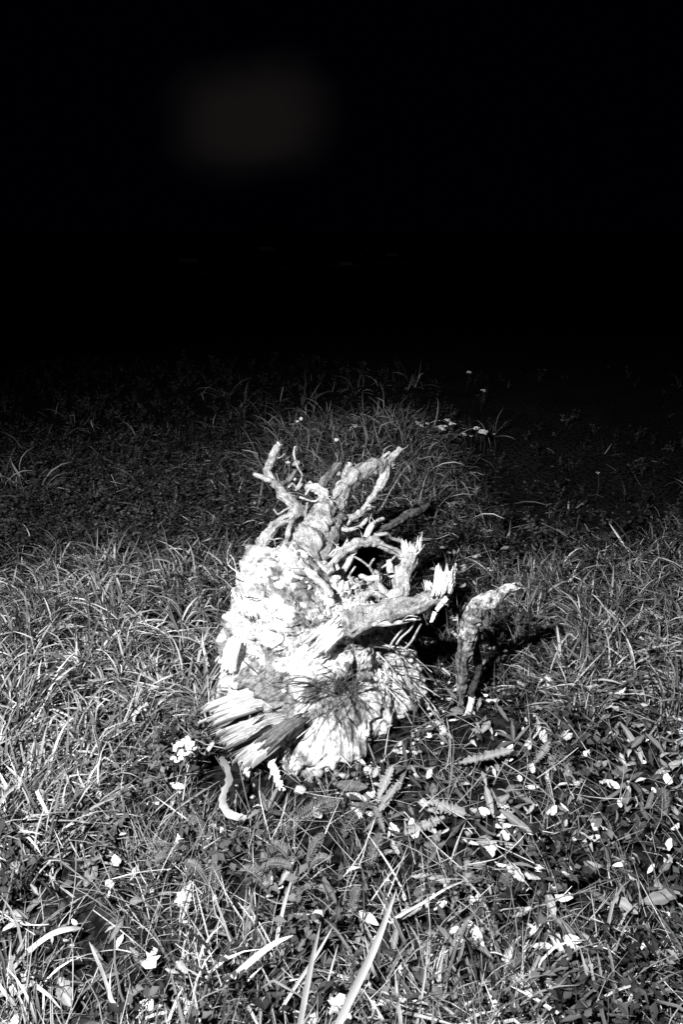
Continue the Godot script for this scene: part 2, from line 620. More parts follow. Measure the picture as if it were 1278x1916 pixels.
func build_stump() -> void:
	balls = [[at(600, 1235, 1.52), 0.245], [at(545, 1120, 1.62), 0.15], [at(604, 1392, 1.23), 0.088], [at(738, 1285, 1.46), 0.095], [at(670, 1330, 1.36), 0.09],
		[at(478, 1195, 1.57), 0.085], [at(480, 1290, 1.45), 0.08], [at(690, 1190, 1.58), 0.10], [at(570, 1330, 1.36), 0.12], [at(505, 1095, 1.6), 0.09], [at(515, 1330, 1.33), 0.085], [at(560, 1385, 1.27), 0.07]]
	var st := thing("uprooted_stump", "pale uprooted tree stump with soil clod, twisting broken roots and splintered wood lying in grass", "tree stump", Vector3(-0.04, 0, -1.45))
	# soil clod
	var c := at(600, 1240, 1.50)
	var mb := MB.new()
	var nu := 380
	var nv := 260
	for i in nv + 1:
		for j in nu:
			var a := PI * i / nv
			var b := TAU * j / nu
			var d := Vector3(sin(a) * cos(b), cos(a), sin(a) * sin(b))
			var t := 0.05
			for k in 14:
				var s := clod_sdf(c + d * t)
				if s > -0.0015:
					break
				t += -s * 0.95
			var p := c + d * t
			p += d * clod_surface(p)
			var w := nz.get_noise_3d(p.x * 1300.0, p.y * 1300.0, p.z * 1300.0)
			var w2 := nz.get_noise_3d(p.x * 5000.0 + 40.0, p.y * 5000.0, p.z * 5000.0)
			var big := nz.get_noise_3d(p.x * 450.0 + 300.0, p.y * 450.0, p.z * 450.0)
			mb.p(p, gray(clampf(lerpf(0.26, 0.66, smoothstep(-0.22, 0.06, big + 0.45 * w)) * (1.0 + 0.5 * w) - 0.42 * smoothstep(0.16, 0.34, w2) , 0.08, 0.78)))
	for i in nv:
		for j in nu:
			var j2 := (j + 1) % nu
			mb.quad(i * nu + j, i * nu + j2, (i + 1) * nu + j2, (i + 1) * nu + j)
	var spots := mb.v.duplicate()
	var sc := part("soil_clod", mb, M.earth, st)
	# stones and crumbs pressed into the clod
	var stones := []
	for k in 8:
		var s := MB.new()
		chunk(s, Vector3.ZERO, Vector3(1.0, 0.75, 0.85), [0.6, 0.5, 0.3, 0.14, 0.56, 0.08, 0.22, 0.66][k], k * 3.7, 0.4, 5)
		stones.append(s.mesh())
	var tries := 0
	var made := 0
	while made < 130 and tries < 9000:
		tries += 1
		var q: Vector3 = spots[rng.randi() % spots.size()]
		var nn := (q - c).normalized()
		if q.y < 0.0 or nn.dot((EYE - q).normalized()) < 0.1:
			continue
		var s := rr(0.003, 0.008) if rng.randf() < 0.8 else rr(0.008, 0.016)
		var bs := Basis(Vector3(rr(-1, 1), rr(-1, 1), rr(-1, 1)).normalized(), rng.randf() * 6.0).scaled(Vector3(s * rr(0.8, 1.5), s, s * rr(0.8, 1.3)))
		place("stone", stones[rng.randi() % 8], M.stone, sc, Transform3D(bs, q - nn * s * 0.2 - st.position))
		made += 1
	for q in [[584, 1336, 8, 11, 0.8], [508, 1273, 6, 5, 0.8], [488, 1202, 8, 5, 0.75], [743, 1310, 14, 13, 0.75], [775, 1330, 12, 9, 0.6], [533, 1040, 6, 7, 0.75], [521, 1052, 5, 4, 0.7], [690, 1265, 13, 9, 0.6], [515, 1212, 14, 10, 0.45], [650, 1118, 8, 7, 0.75], [560, 1288, 6, 5, 0.7], [655, 1250, 12, 9, 0.6]]:
		var p := on_clod(q[0], q[1], 0.0)
		var s := MB.new()
		chunk(s, p, Vector3(span(p, q[2]), span(p, q[3]), span(p, q[3])), q[4], q[0], 0.25, 8)
		part("stone", s, M.stone, sc)
	# the great root that carries on from the clod
	root(st, [[515, 1110, 48], [540, 1075, 46], [564, 1040, 39], [584, 1005, 32], [602, 970, 26], [613, 945, 20]], 1.58, 1.84, 0.40, "taper", 0.6, 0.13)
	root(st, [[588, 1062, 10], [606, 1032, 17], [618, 1005, 18], [628, 982, 15], [640, 968, 12]], 1.66, 1.84, 0.25, "taper", 0.5, 0.12)
	# upper roots
	root(st, [[515, 908, 9], [500, 886, 9], [502, 872, 9], [508, 858, 8], [517, 842, 8], [524, 829, 7]], 1.98, 2.0, 0.45, "cut", 0.85)
	root(st, [[475, 887, 4], [490, 892, 5], [508, 901, 6], [520, 910, 9], [528, 925, 11], [541, 937, 11], [554, 948, 11], [550, 962, 12], [535, 973, 12], [515, 983, 11], [501, 999, 12], [492, 1015, 13], [485, 1035, 10], [478, 1055, 9], [466, 1076, 8], [462, 1100, 9]], 1.98, 1.68, 0.42)
	root(st, [[520, 906, 7], [534, 903, 6], [545, 893, 6], [554, 880, 4]], 1.98, 2.05, 0.22, "taper", 0.5)
	root(st, [[548, 972, 6], [542, 985, 6], [538, 1003, 6], [534, 1026, 5]], 1.83, 1.72, 0.42, "taper", 0.5)
	root(st, [[556, 948, 9], [575, 955, 11], [598, 962, 12], [620, 968, 13]], 1.86, 1.84, 0.20, "taper", 0.5)
	root(st, [[597, 930, 10], [604, 908, 10], [619, 887, 9], [635, 869, 7]], 1.86, 1.98, 0.20, "cut", 0.85)
	root(st, [[643, 905, 7], [646, 884, 6], [655, 868, 6]], 1.95, 2.0, 0.45, "cut", 0.8)
	root(st, [[618, 985, 18], [628, 955, 18], [637, 928, 18], [652, 904, 18], [678, 884, 17], [704, 873, 15], [728, 868, 10]], 1.82, 2.06, 0.38, "splinter", 0.55, 0.14)
	root(st, [[622, 988, 15], [642, 982, 13], [660, 970, 10], [678, 957, 8], [690, 944, 8], [704, 920, 8], [719, 896, 8], [724, 874, 7], [734, 856, 7], [750, 841, 6]], 1.80, 2.10, 0.52, "cut", 0.75, 0.2)
	root(st, [[727, 872, 4], [717, 858, 4], [729, 846, 3]], 2.06, 2.08, 0.5)
	root(st, [[572, 916, 5], [586, 915, 8], [600, 920, 8], [607, 935, 9], [611, 952, 9]], 1.88, 1.83, 0.7, "taper", 0.7, 0.3)
	root(st, [[608, 932, 4], [620, 933, 4], [631, 929, 3]], 1.86, 1.88, 0.6)
	root(st, [[625, 930, 3], [627, 915, 3], [634, 903, 3], [650, 893, 3]], 1.88, 1.93, 0.5)
	root(st, [[585, 990, 8], [594, 970, 8], [598, 952, 6]], 1.72, 1.79, 0.75, "taper", 0.6, 0.1)
	# roots to the side
	root(st, [[622, 1085, 8], [618, 1062, 8], [632, 1042, 8], [648, 1028, 10], [668, 1018, 11], [690, 1012, 11], [703, 1015, 10], [720, 1023, 8], [738, 1031, 8], [752, 1040, 9]], 1.6, 1.66, 0.42)
	root(st, [[622, 1092, 7], [642, 1073, 7], [652, 1054, 7], [662, 1035, 6], [668, 1020, 6]], 1.6, 1.64, 0.52)
	root(st, [[690, 1005, 8], [722, 985, 8], [756, 970, 9], [782, 956, 8], [802, 944, 5]], 1.7, 1.95, 0.13)
	root(st, [[684, 1006, 6], [694, 985, 6], [703, 976, 5], [718, 971, 4]], 1.68, 1.74, 0.55)
	root(st, [[632, 988, 5], [655, 991, 4], [674, 985, 4], [688, 970, 3]], 1.78, 1.82, 0.5)
	root(st, [[698, 1000, 4], [722, 999, 4], [735, 1008, 3], [752, 1012, 3]], 1.7, 1.75, 0.42)
	root(st, [[640, 1168, 26], [672, 1162, 27], [705, 1152, 24], [742, 1143, 23], [778, 1131, 20], [806, 1122, 17], [820, 1117, 15]], 1.34, 1.36, 0.30, "splinter", 0.8, 0.12)
	root(st, [[738, 1145, 27], [742, 1120, 24], [750, 1095, 19], [758, 1073, 16], [766, 1050, 16], [768, 1036, 15]], 1.46, 1.58, 0.42, "splinter", 0.85, 0.16)
	root(st, [[668, 1135, 8], [676, 1120, 8], [692, 1107, 8], [708, 1097, 7]], 1.5, 1.54, 0.34)
	root(st, [[726, 1128, 9], [718, 1108, 8], [709, 1092, 8], [703, 1070, 6]], 1.5, 1.56, 0.4)
	root(st, [[712, 1080, 6], [692, 1083, 6], [674, 1078, 5]], 1.54, 1.56, 0.52)
	root(st, [[640, 1105, 7], [655, 1092, 7], [668, 1085, 6]], 1.55, 1.58, 0.5)
	root(st, [[732, 1076, 9], [731, 1066, 7], [728, 1052, 5]], 1.53, 1.56, 0.6, "splinter", 0.85)
	root(st, [[455, 1125, 12], [452, 1105, 10], [446, 1085, 7], [444, 1070, 3]], 1.66, 1.7, 0.62, "splinter", 0.7)
	root(st, [[690, 1168, 5], [720, 1166, 7], [752, 1163, 6], [775, 1157, 5], [787, 1158, 3]], 1.32, 1.36, 0.72, "taper", 0.7, 0.1, M.wood)
	root(st, [[628, 1060, 9], [616, 1066, 8], [600, 1056, 7], [585, 1050, 7]], 1.56, 1.6, 0.6)
	root(st, [[560, 1050, 8], [582, 1070, 9], [602, 1092, 8], [620, 1115, 7]], 1.50, 1.44, 0.5)
	# splintered wood
	var sl := [
		[[358, 1330, 1.24], [530, 1264, 1.36], [552, 1308, 1.31], [386, 1362, 1.18], 0.010, 0.36, 0.006, 0.4],
		[[380, 1364, 1.23], [550, 1300, 1.33], [556, 1322, 1.31], [384, 1384, 1.20], 0.009, 0.24, 0.004, 0.6],
		[[394, 1376, 1.18], [556, 1320, 1.30], [560, 1346, 1.26], [408, 1408, 1.13], 0.012, 0.30, 0.010, 0.5],
		[[412, 1404, 1.18], [558, 1336, 1.27], [562, 1356, 1.25], [430, 1426, 1.15], 0.010, 0.16, 0.004, 0.6],
		[[430, 1428, 1.13], [556, 1344, 1.25], [572, 1364, 1.21], [452, 1450, 1.09], 0.012, 0.33, 0.012, 0.6],
		[[470, 1392, 1.12], [566, 1334, 1.22], [576, 1350, 1.20], [500, 1412, 1.08], 0.008, 0.12, 0.010, 0.6],
		[[412, 1392, 1.17], [486, 1334, 1.22], [492, 1340, 1.215], [420, 1398, 1.165], 0.005, 0.7, 0.0, 0.3],
		[[420, 1402, 1.16], [502, 1346, 1.20], [506, 1352, 1.195], [426, 1408, 1.155], 0.005, 0.6, 0.0, 0.3],
		[[374, 1420, 1.19], [398, 1384, 1.20], [404, 1388, 1.195], [380, 1424, 1.185], 0.004, 0.75, 0.0, 0.2],
		[[496, 1424, 1.15], [514, 1420, 1.16], [535, 1478, 1.08], [522, 1484, 1.07], 0.006, 0.8, 0.0, 0.1],
		[[452, 1462, 1.13], [462, 1424, 1.16], [472, 1424, 1.16], [464, 1464, 1.12], 0.005, 0.75, 0.0, 0.1]]
	for q in sl:
		var m2 := MB.new()
		slab(m2, at(q[0][0], q[0][1], q[0][2]), at(q[1][0], q[1][1], q[1][2]), at(q[2][0], q[2][1], q[2][2]), at(q[3][0], q[3][1], q[3][2]), q[4], q[5], q[6], q[7], 48, 40, 0.17)
		part("splintered_board", m2, M.wood, st)
	var pw := MB.new()                                       # torn white wood on the clod and at the broken root ends
	slab(pw, on_clod(560, 1205, 0.03), on_clod(628, 1150, 0.045), on_clod(655, 1178, 0.05), on_clod(596, 1240, 0.035), 0.014, 0.8, 0.012, 0.25, 40, 24, 0.3)
	part("torn_wood", pw, M.wood, st)
	pw = MB.new()
	slab(pw, at(802, 1130, 1.32), at(814, 1054, 1.39), at(853, 1058, 1.42), at(842, 1122, 1.34), 0.007, 0.62, 0.016, 0.4, 40, 24, 0.24)
	part("torn_wood", pw, M.wood, st)
	pw = MB.new()
	slab(pw, at(834, 1114, 1.335), at(812, 1142, 1.31), at(818, 1146, 1.31), at(843, 1118, 1.335), 0.004, 0.82, 0.0, 0.1, 12, 4, 0.1)
	slab(pw, at(812, 1140, 1.31), at(804, 1166, 1.29), at(809, 1167, 1.29), at(819, 1145, 1.31), 0.003, 0.8, 0.0, 0.1, 12, 4, 0.1)
	part("torn_wood", pw, M.wood, st)
	for q in [[754, 1002, 762, 1046, 8], [768, 1006, 771, 1048, 9], [788, 992, 779, 1044, 6], [760, 1010, 772, 1048, 7], [787, 1030, 776, 1062, 4], [798, 1082, 806, 1110, 9]]:
		pw = MB.new()
		slab(pw, at(q[0] - q[4] * 0.7, q[1], 1.60), at(q[2] - q[4], q[3], 1.56), at(q[2] + q[4], q[3], 1.56), at(q[0] + q[4] * 0.7, q[1], 1.60), 0.005, 0.62, 0.004, 0.4, 20, 12, 0.35)
		part("torn_wood", pw, M.wood, st)
	for k in 9:                                              # a fan of splinters on the flank of the clod
		var x := 446.0 + k * 3.5
		var y := 1112.0 + k * 1.5 + rr(-6, 6)
		pw = MB.new()
		var w := rr(2.5, 5)
		slab(pw, at(x - w - 10, y - rr(6, 22), 1.50), at(x + 8 - w, y + 34, 1.44), at(x + 8 + w, y + 34, 1.44), at(x - 10 + w, y - rr(4, 18), 1.50), 0.005, 0.75, 0.0, 0.15, 12, 5, 0.2)
		part("torn_wood", pw, M.wood, st)
	pw = MB.new()
	slab(pw, at(416, 1258, 1.40), at(432, 1190, 1.44), at(452, 1190, 1.42), at(438, 1264, 1.37), 0.012, 0.72, 0.008, 0.15)
	part("torn_wood", pw, M.wood, st)
	# fine rootlets
	var fine := [
		[[575, 940], [572, 965, ], [569, 985], [574, 998]], [[552, 835], [550, 850], [557, 874], [565, 889], [560, 905], [553, 918]], [[565, 905], [557, 915], [548, 905], [540, 912]], [[560, 930], [575, 935], [590, 938], [600, 928], [590, 922]],
		[[572, 925], [580, 915], [592, 918], [598, 930]], [[652, 1078], [662, 1090], [674, 1098], [668, 1115], [660, 1132]], [[665, 1060], [655, 1075], [660, 1084], [675, 1092]], [[690, 1100], [680, 1115], [664, 1128], [655, 1145]],
		[[650, 1010], [640, 1025], [625, 1030], [615, 1042]], [[632, 1018], [628, 1034], [618, 1042]], [[690, 1060], [678, 1050], [664, 1042]], [[700, 1045], [692, 1060], [700, 1075]], [[740, 1040], [725, 1055], [715, 1062]], [[512, 952], [520, 962], [532, 955], [542, 950]],
		[[470, 1090], [480, 1100], [490, 1112]], [[780, 1150], [770, 1175], [752, 1192], [742, 1205]], [[755, 1175], [735, 1200], [728, 1215]], [[788, 1168], [770, 1200], [755, 1215]]]
	for k in fine.size():
		var l := []
		for q in fine[k]:
			l.append([q[0], q[1], 2.2])
		var d: float = [1.82, 1.95, 1.95, 1.85, 1.85, 1.52, 1.55, 1.52, 1.66, 1.66, 1.58, 1.56, 1.56, 1.93, 1.64, 1.36, 1.36, 1.36][k]
		root(st, l, d, d, 0.5, "taper", 0.5, 0.05)
	for k in 46:                                             # loose fibres spraying from the torn flank, each a rootlet
		var a := Vector2(rr(700, 800), rr(1180, 1290))
		var e := a + Vector2(rr(10, 70), rr(-10, 95))
		var mid := (a + e) * 0.5 + Vector2(rr(-8, 8), rr(-14, 4))
		var p0 := on_clod(a.x, a.y, 0.01)
		var d0 := -p0.z
		root(st, [[a.x, a.y, 1.4], [mid.x, mid.y, 1.3], [e.x, e.y, 0.8]], d0, d0 - rr(0.0, 0.06), [0.5, 0.12, 0.25, 0.6][k % 4], "taper", 0.5, 0.03)
	for k in 40:                                             # fibres and straws stuck to the front of the clod
		var a := Vector2(rr(450, 740), rr(1080, 1400))
		var e := a + Vector2(rr(-40, 40), rr(-14, 26))
		var pa := on_clod(a.x, a.y, 0.022)
		var pe := on_clod(e.x, e.y, 0.022)
		var pm := on_clod((a.x + e.x) * 0.5, (a.y + e.y) * 0.5, 0.035)
		var m3 := MB.new()
		tube(m3, [[pa, 0.0016], [pm, 0.0018], [pe, 0.001]], 5, 8, [0.1, 0.3, 0.5, 0.65][k % 4], 0.05)
		part("rootlet", m3, M.bark, st)
	# tufts of grass that still grow on the clod
	for q in [[632, 1290, 51, 0.19, 0.05, "dark grass tuft growing out of the middle of the pale soil clod", 0.0035], [596, 1168, 34, 0.085, 0.12, "small wispy grass tuft below the white lump on the clod", 0.0022]]:
		var bp := on_clod(q[0], q[1], 0.012)
		var tf := thing("grass_tuft", q[5], "grass", bp)
		for g in 3:
			var m4 := MB.new()
			for k in q[2] / 3:
				var az := rr(-0.4, PI + 0.4) if rng.randf() < 0.75 else rng.randf() * TAU
				var e0 := rr(-0.3, 1.4)
				blade(m4, Vector3(rr(-0.04, 0.04), rr(-0.02, 0.02), rr(-0.008, 0.014)), az, e0, e0 - rr(0.8, 2.1), rr(0.5, 1.1) * q[3], rr(0.6, 1.3) * q[6], q[4] * rr(0.5, 1.8), 7)
			var o := MeshInstance3D.new()
			o.name = "blades"
			o.mesh = m4.mesh()
			o.material_override = M.grass
			tf.add_child(o, true)

func build_broken_root() -> void:
	var t := thing("broken_root", "thick root leaning up from the grass, bark with painted shade below, pale peeled tip", "root", gp(860, 1316))
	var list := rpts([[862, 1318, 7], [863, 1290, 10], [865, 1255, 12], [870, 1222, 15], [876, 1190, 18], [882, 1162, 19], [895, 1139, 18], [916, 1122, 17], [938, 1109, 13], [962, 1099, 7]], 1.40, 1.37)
	var mb := MB.new()
	tube(mb, list.slice(0, 7), 40, 70, 0.24, 0.14, "taper", 0.3, 0.7)  # the shade on the lower root is put into this dark bark colour too
	part("shaded_bark_stem", mb, M.bark, t)
	mb = MB.new()
	tube(mb, list.slice(4, 10), 40, 60, 0.50, 0.13, "splinter", 0.62, 0.6)
	part("peeled_tip", mb, M.bark, t)
	var t2 := thing("peeled_root", "thin dark root with a pale peeled end curling on the ground", "root", gp(882, 1340))
	mb = MB.new()
	tube(mb, rpts([[897, 1182, 8], [893, 1215, 9], [892, 1250, 9], [888, 1280, 9], [884, 1302, 8]], 1.46, 1.385), 14, 40, 0.07, 0.3, "taper")
	part("bark", mb, M.bark, t2)
	mb = MB.new()
	tube(mb, rpts([[884, 1304, 6], [881, 1322, 7], [874, 1340, 7], [860, 1347, 6], [841, 1349, 2]], 1.375, 1.34), 12, 30, 0.8, 0.12, "taper", 0.8, 0.1)
	part("peeled_end", mb, M.wood, t2)

func sb(x: float, a: float, b: float, s: float) -> float:
	return smoothstep(a - s, a + s, x) * (1.0 - smoothstep(b - s, b + s, x))
func clear_of_stump(x: float, z: float) -> bool:                   # not inside the stump
	var q := Vector2((x + 0.03) / 0.27, (z + 1.47) / 0.30)
	if q.length() <= 1.0:
		return false
	return Vector2(x + 0.27, z + 1.12).length() > 0.10 and Vector2(x + 0.12, z + 1.08).length() > 0.05   # flattened by the boards and the strap
func dens(kind: String, x: float, z: float) -> float:
	var d := -z
	var n := nz.get_noise_2d(x * 110.0 + 20.0, z * 110.0)
	var n2 := nz.get_noise_2d(x * 520.0 - 90.0, z * 520.0)
	var left := sb(x, -9.0, -0.33 - 0.28 * sb(d, 0.0, 1.33, 0.05), 0.08) * sb(d, 1.0, 2.15, 0.12)
	var right := sb(x, 0.60 + 0.08 * n, 9.0, 0.10) * sb(d, 1.28, 2.25 + 0.25 * (x - 1.0), 0.10)
	var back := sb(x, -0.40, 0.62, 0.15) * sb(d, 2.55, 4.25, 0.2)
	var front := sb(d, 0.0, 0.72, 0.06) * 0.17 + sb(x, -9, -0.55, 0.08) * sb(d, 0.9, 1.15, 0.1) * 0.35
	var hollow := smoothstep(0.55, 0.85, x + 0.12 * n) * smoothstep(2.2, 2.5, d - 0.30 * smoothstep(1.0, 2.0, x) - 0.2 * n) * 0.93
	var far_thin := 1.0 - 0.85 * smoothstep(3.5, 4.8, d + n * 0.8 + 0.35 * absf(x))
	match kind:
		"long":
			var v := maxf(maxf(left, right), maxf(back * 0.9, front))
			v = maxf(v, 0.07 * sb(d, 2.1, 9.0, 0.2) * (0.6 + n * 1.8))
			return clampf(v * (0.85 + 0.9 * n) * smoothstep(-0.08, 0.22, n2), 0.0, 1.0) * (1.0 - hollow) * far_thin
		"fine":
			return clampf(0.5 + 0.6 * n + 0.8 * n2 - 0.22 * sb(d, 2.2, 9.0, 0.2) - 0.25 * sb(x, 0.15, 9, 0.1) * sb(d, 0.85, 1.5, 0.1), 0.05, 1.0) * (1.0 - hollow) * far_thin
		"herb":
			var far := sb(d, 2.2, 9.0, 0.2)
			return clampf(far * (0.9 if x < -0.3 else 0.5) + 0.05 + n * 0.35, 0.0, 1.0) * (1.0 - 0.9 * hollow) * far_thin
		"litter":
			var lr := sb(x, 0.0, 9.0, 0.15) * sb(d, 0.3, 1.5, 0.1)
			var beside := sb(x, 0.2, 0.95, 0.1) * sb(d, 1.6, 2.9, 0.2)
			return clampf(maxf(maxf(lr, beside * 0.7), 0.3 * sb(d, 0.3, 1.4, 0.1)) + n * 0.3, 0.03, 1.0) * (1.0 - hollow) * far_thin
	return 0.3 * (1.0 - hollow) * far_thin

func scatter(called: String, label: String, category: String, meshes: Array, m: Material, count: int, kind: String, dmax: float, s0: float, s1: float, power: float, lean: float, lift := 0.0, flat := false) -> void:
	var src := []                                            # each variant in four tones
	for q in meshes:
		var ar = q.surface_get_arrays(0)
		var tones := []
		for w in [0.62, 0.8, 1.0, 1.18]:
			var cc: PackedColorArray = ar[Mesh.ARRAY_COLOR].duplicate()
			for j in cc.size():
				cc[j] = cc[j] * w
			tones.append(cc)
		src.append([ar[Mesh.ARRAY_VERTEX], ar[Mesh.ARRAY_NORMAL], tones, ar[Mesh.ARRAY_INDEX]])
	var vs := PackedVector3Array()
	var ns := PackedVector3Array()
	var cs := PackedColorArray()
	var ix := PackedInt32Array()
	var made := 0
	for k in count * 16:
		if made >= count:
			break
		var d := 0.25 + (dmax - 0.25) * pow(rng.randf(), power)
		var hw := 0.66 * d + 0.55
		var x := rr(-hw, hw)
		var z := -d
		if not clear_of_stump(x, z) or rng.randf() > dens(kind, x, z):
			continue
		var s := rr(s0, s1)
		if kind == "long" and d > 2.5:                      # ranker growth behind the stump
			s *= 1.35
		var b := Basis(Vector3.UP, rng.randf() * TAU)
		if flat:
			b = Basis(Vector3(rr(-1, 1), 0, rr(-1, 1)).normalized(), rr(-lean, lean)) * b
		else:
			var fx := nz.get_noise_2d(x * 60.0 + 400.0, z * 60.0)
			var fz := nz.get_noise_2d(x * 60.0 - 400.0, z * 60.0)
			b = Basis(Vector3(fz + rr(-0.3, 0.3), 0, -fx + rr(-0.3, 0.3)).normalized(), lean * rr(0.3, 1.2)) * b
		var e = src[rng.randi() % src.size()]
		var base := vs.size()
		vs.append_array(Transform3D(b.scaled(Vector3.ONE * s), Vector3(x, ground_h(x, z) + lift * rng.randf(), z)) * e[0])
		ns.append_array(Transform3D(b, Vector3.ZERO) * e[1])
		cs.append_array(e[2][rng.randi() % 4])
		for j in e[3]:
			ix.append(base + j)
		made += 1
	var arr := []
	arr.resize(Mesh.ARRAY_MAX)
	arr[Mesh.ARRAY_VERTEX] = vs
	arr[Mesh.ARRAY_NORMAL] = ns
	arr[Mesh.ARRAY_COLOR] = cs
	arr[Mesh.ARRAY_INDEX] = ix
	var am := ArrayMesh.new()
	am.add_surface_from_arrays(Mesh.PRIMITIVE_TRIANGLES, arr)
	var o := MeshInstance3D.new()
	o.name = numbered(called)
	o.mesh = am
	o.material_override = m
	o.set_meta("kind", "stuff")
	o.set_meta("label", label)
	o.set_meta("category", category)
	add_child(o)
	print(called, " ", made, " pieces, triangles ", ix.size() / 3)

func build_grass() -> void:
	var tall := []
	for k in 12:
		tall.append(tuft(rng.randi_range(8, 14), 0.07, 0.21, 0.0030, 0.0085, 0.035, 2.3, 0.02, 0.60, 0.85))
	scatter("meadow_grass", "long arching grass growing in clumps all around the stump", "grass", tall, M.grass, 3300, "long", 5.5, 0.65, 1.15, 1.25, 0.45)
	var fine := []
	for k in 5:
		fine.append(tuft(rng.randi_range(6, 10), 0.07, 0.15, 0.0012, 0.0028, 0.03, 1.6, 0.015, 0.5, 1.1))
	for k in 7:
		fine.append(tuft(rng.randi_range(9, 16), 0.03, 0.09, 0.0014, 0.0032, 0.025, 1.6, 0.015, 0.30, 1.1))
	scatter("short_grass", "thin short grass carpeting the soil between the clumps", "grass", fine, M.grass, 5600, "fine", 6.0, 0.7, 1.3, 1.5, 0.4)
	var herbs := []
	for k in 10:
		var mb := MB.new()
		for s in rng.randi_range(3, 5):
			var az := rng.randf() * TAU
			var top := Vector3(cos(az) * rr(0.02, 0.06), rr(0.03, 0.10), sin(az) * rr(0.02, 0.06))
			var c := rr(0.012, 0.075)
			thin_blade(mb, Vector3.ZERO, az, 1.2, 0.6, top.length(), 0.002, c * 0.8)
			for j in rng.randi_range(6, 11):
				var t := rr(0.3, 1.0)
				var dr := Vector3(rr(-1, 1), rr(-0.3, 0.6), rr(-1, 1)).normalized()
				leaflet(mb, top * t, dr, rr(0.010, 0.026), rr(0.006, 0.014), c * rr(0.7, 1.6))
		herbs.append(mb.mesh())
	scatter("ground_herbs", "low small-leaved weeds covering the darker ground behind the stump", "weeds", herbs, M.herb, 4300, "herb", 6.5, 0.6, 1.3, 1.3, 0.3)

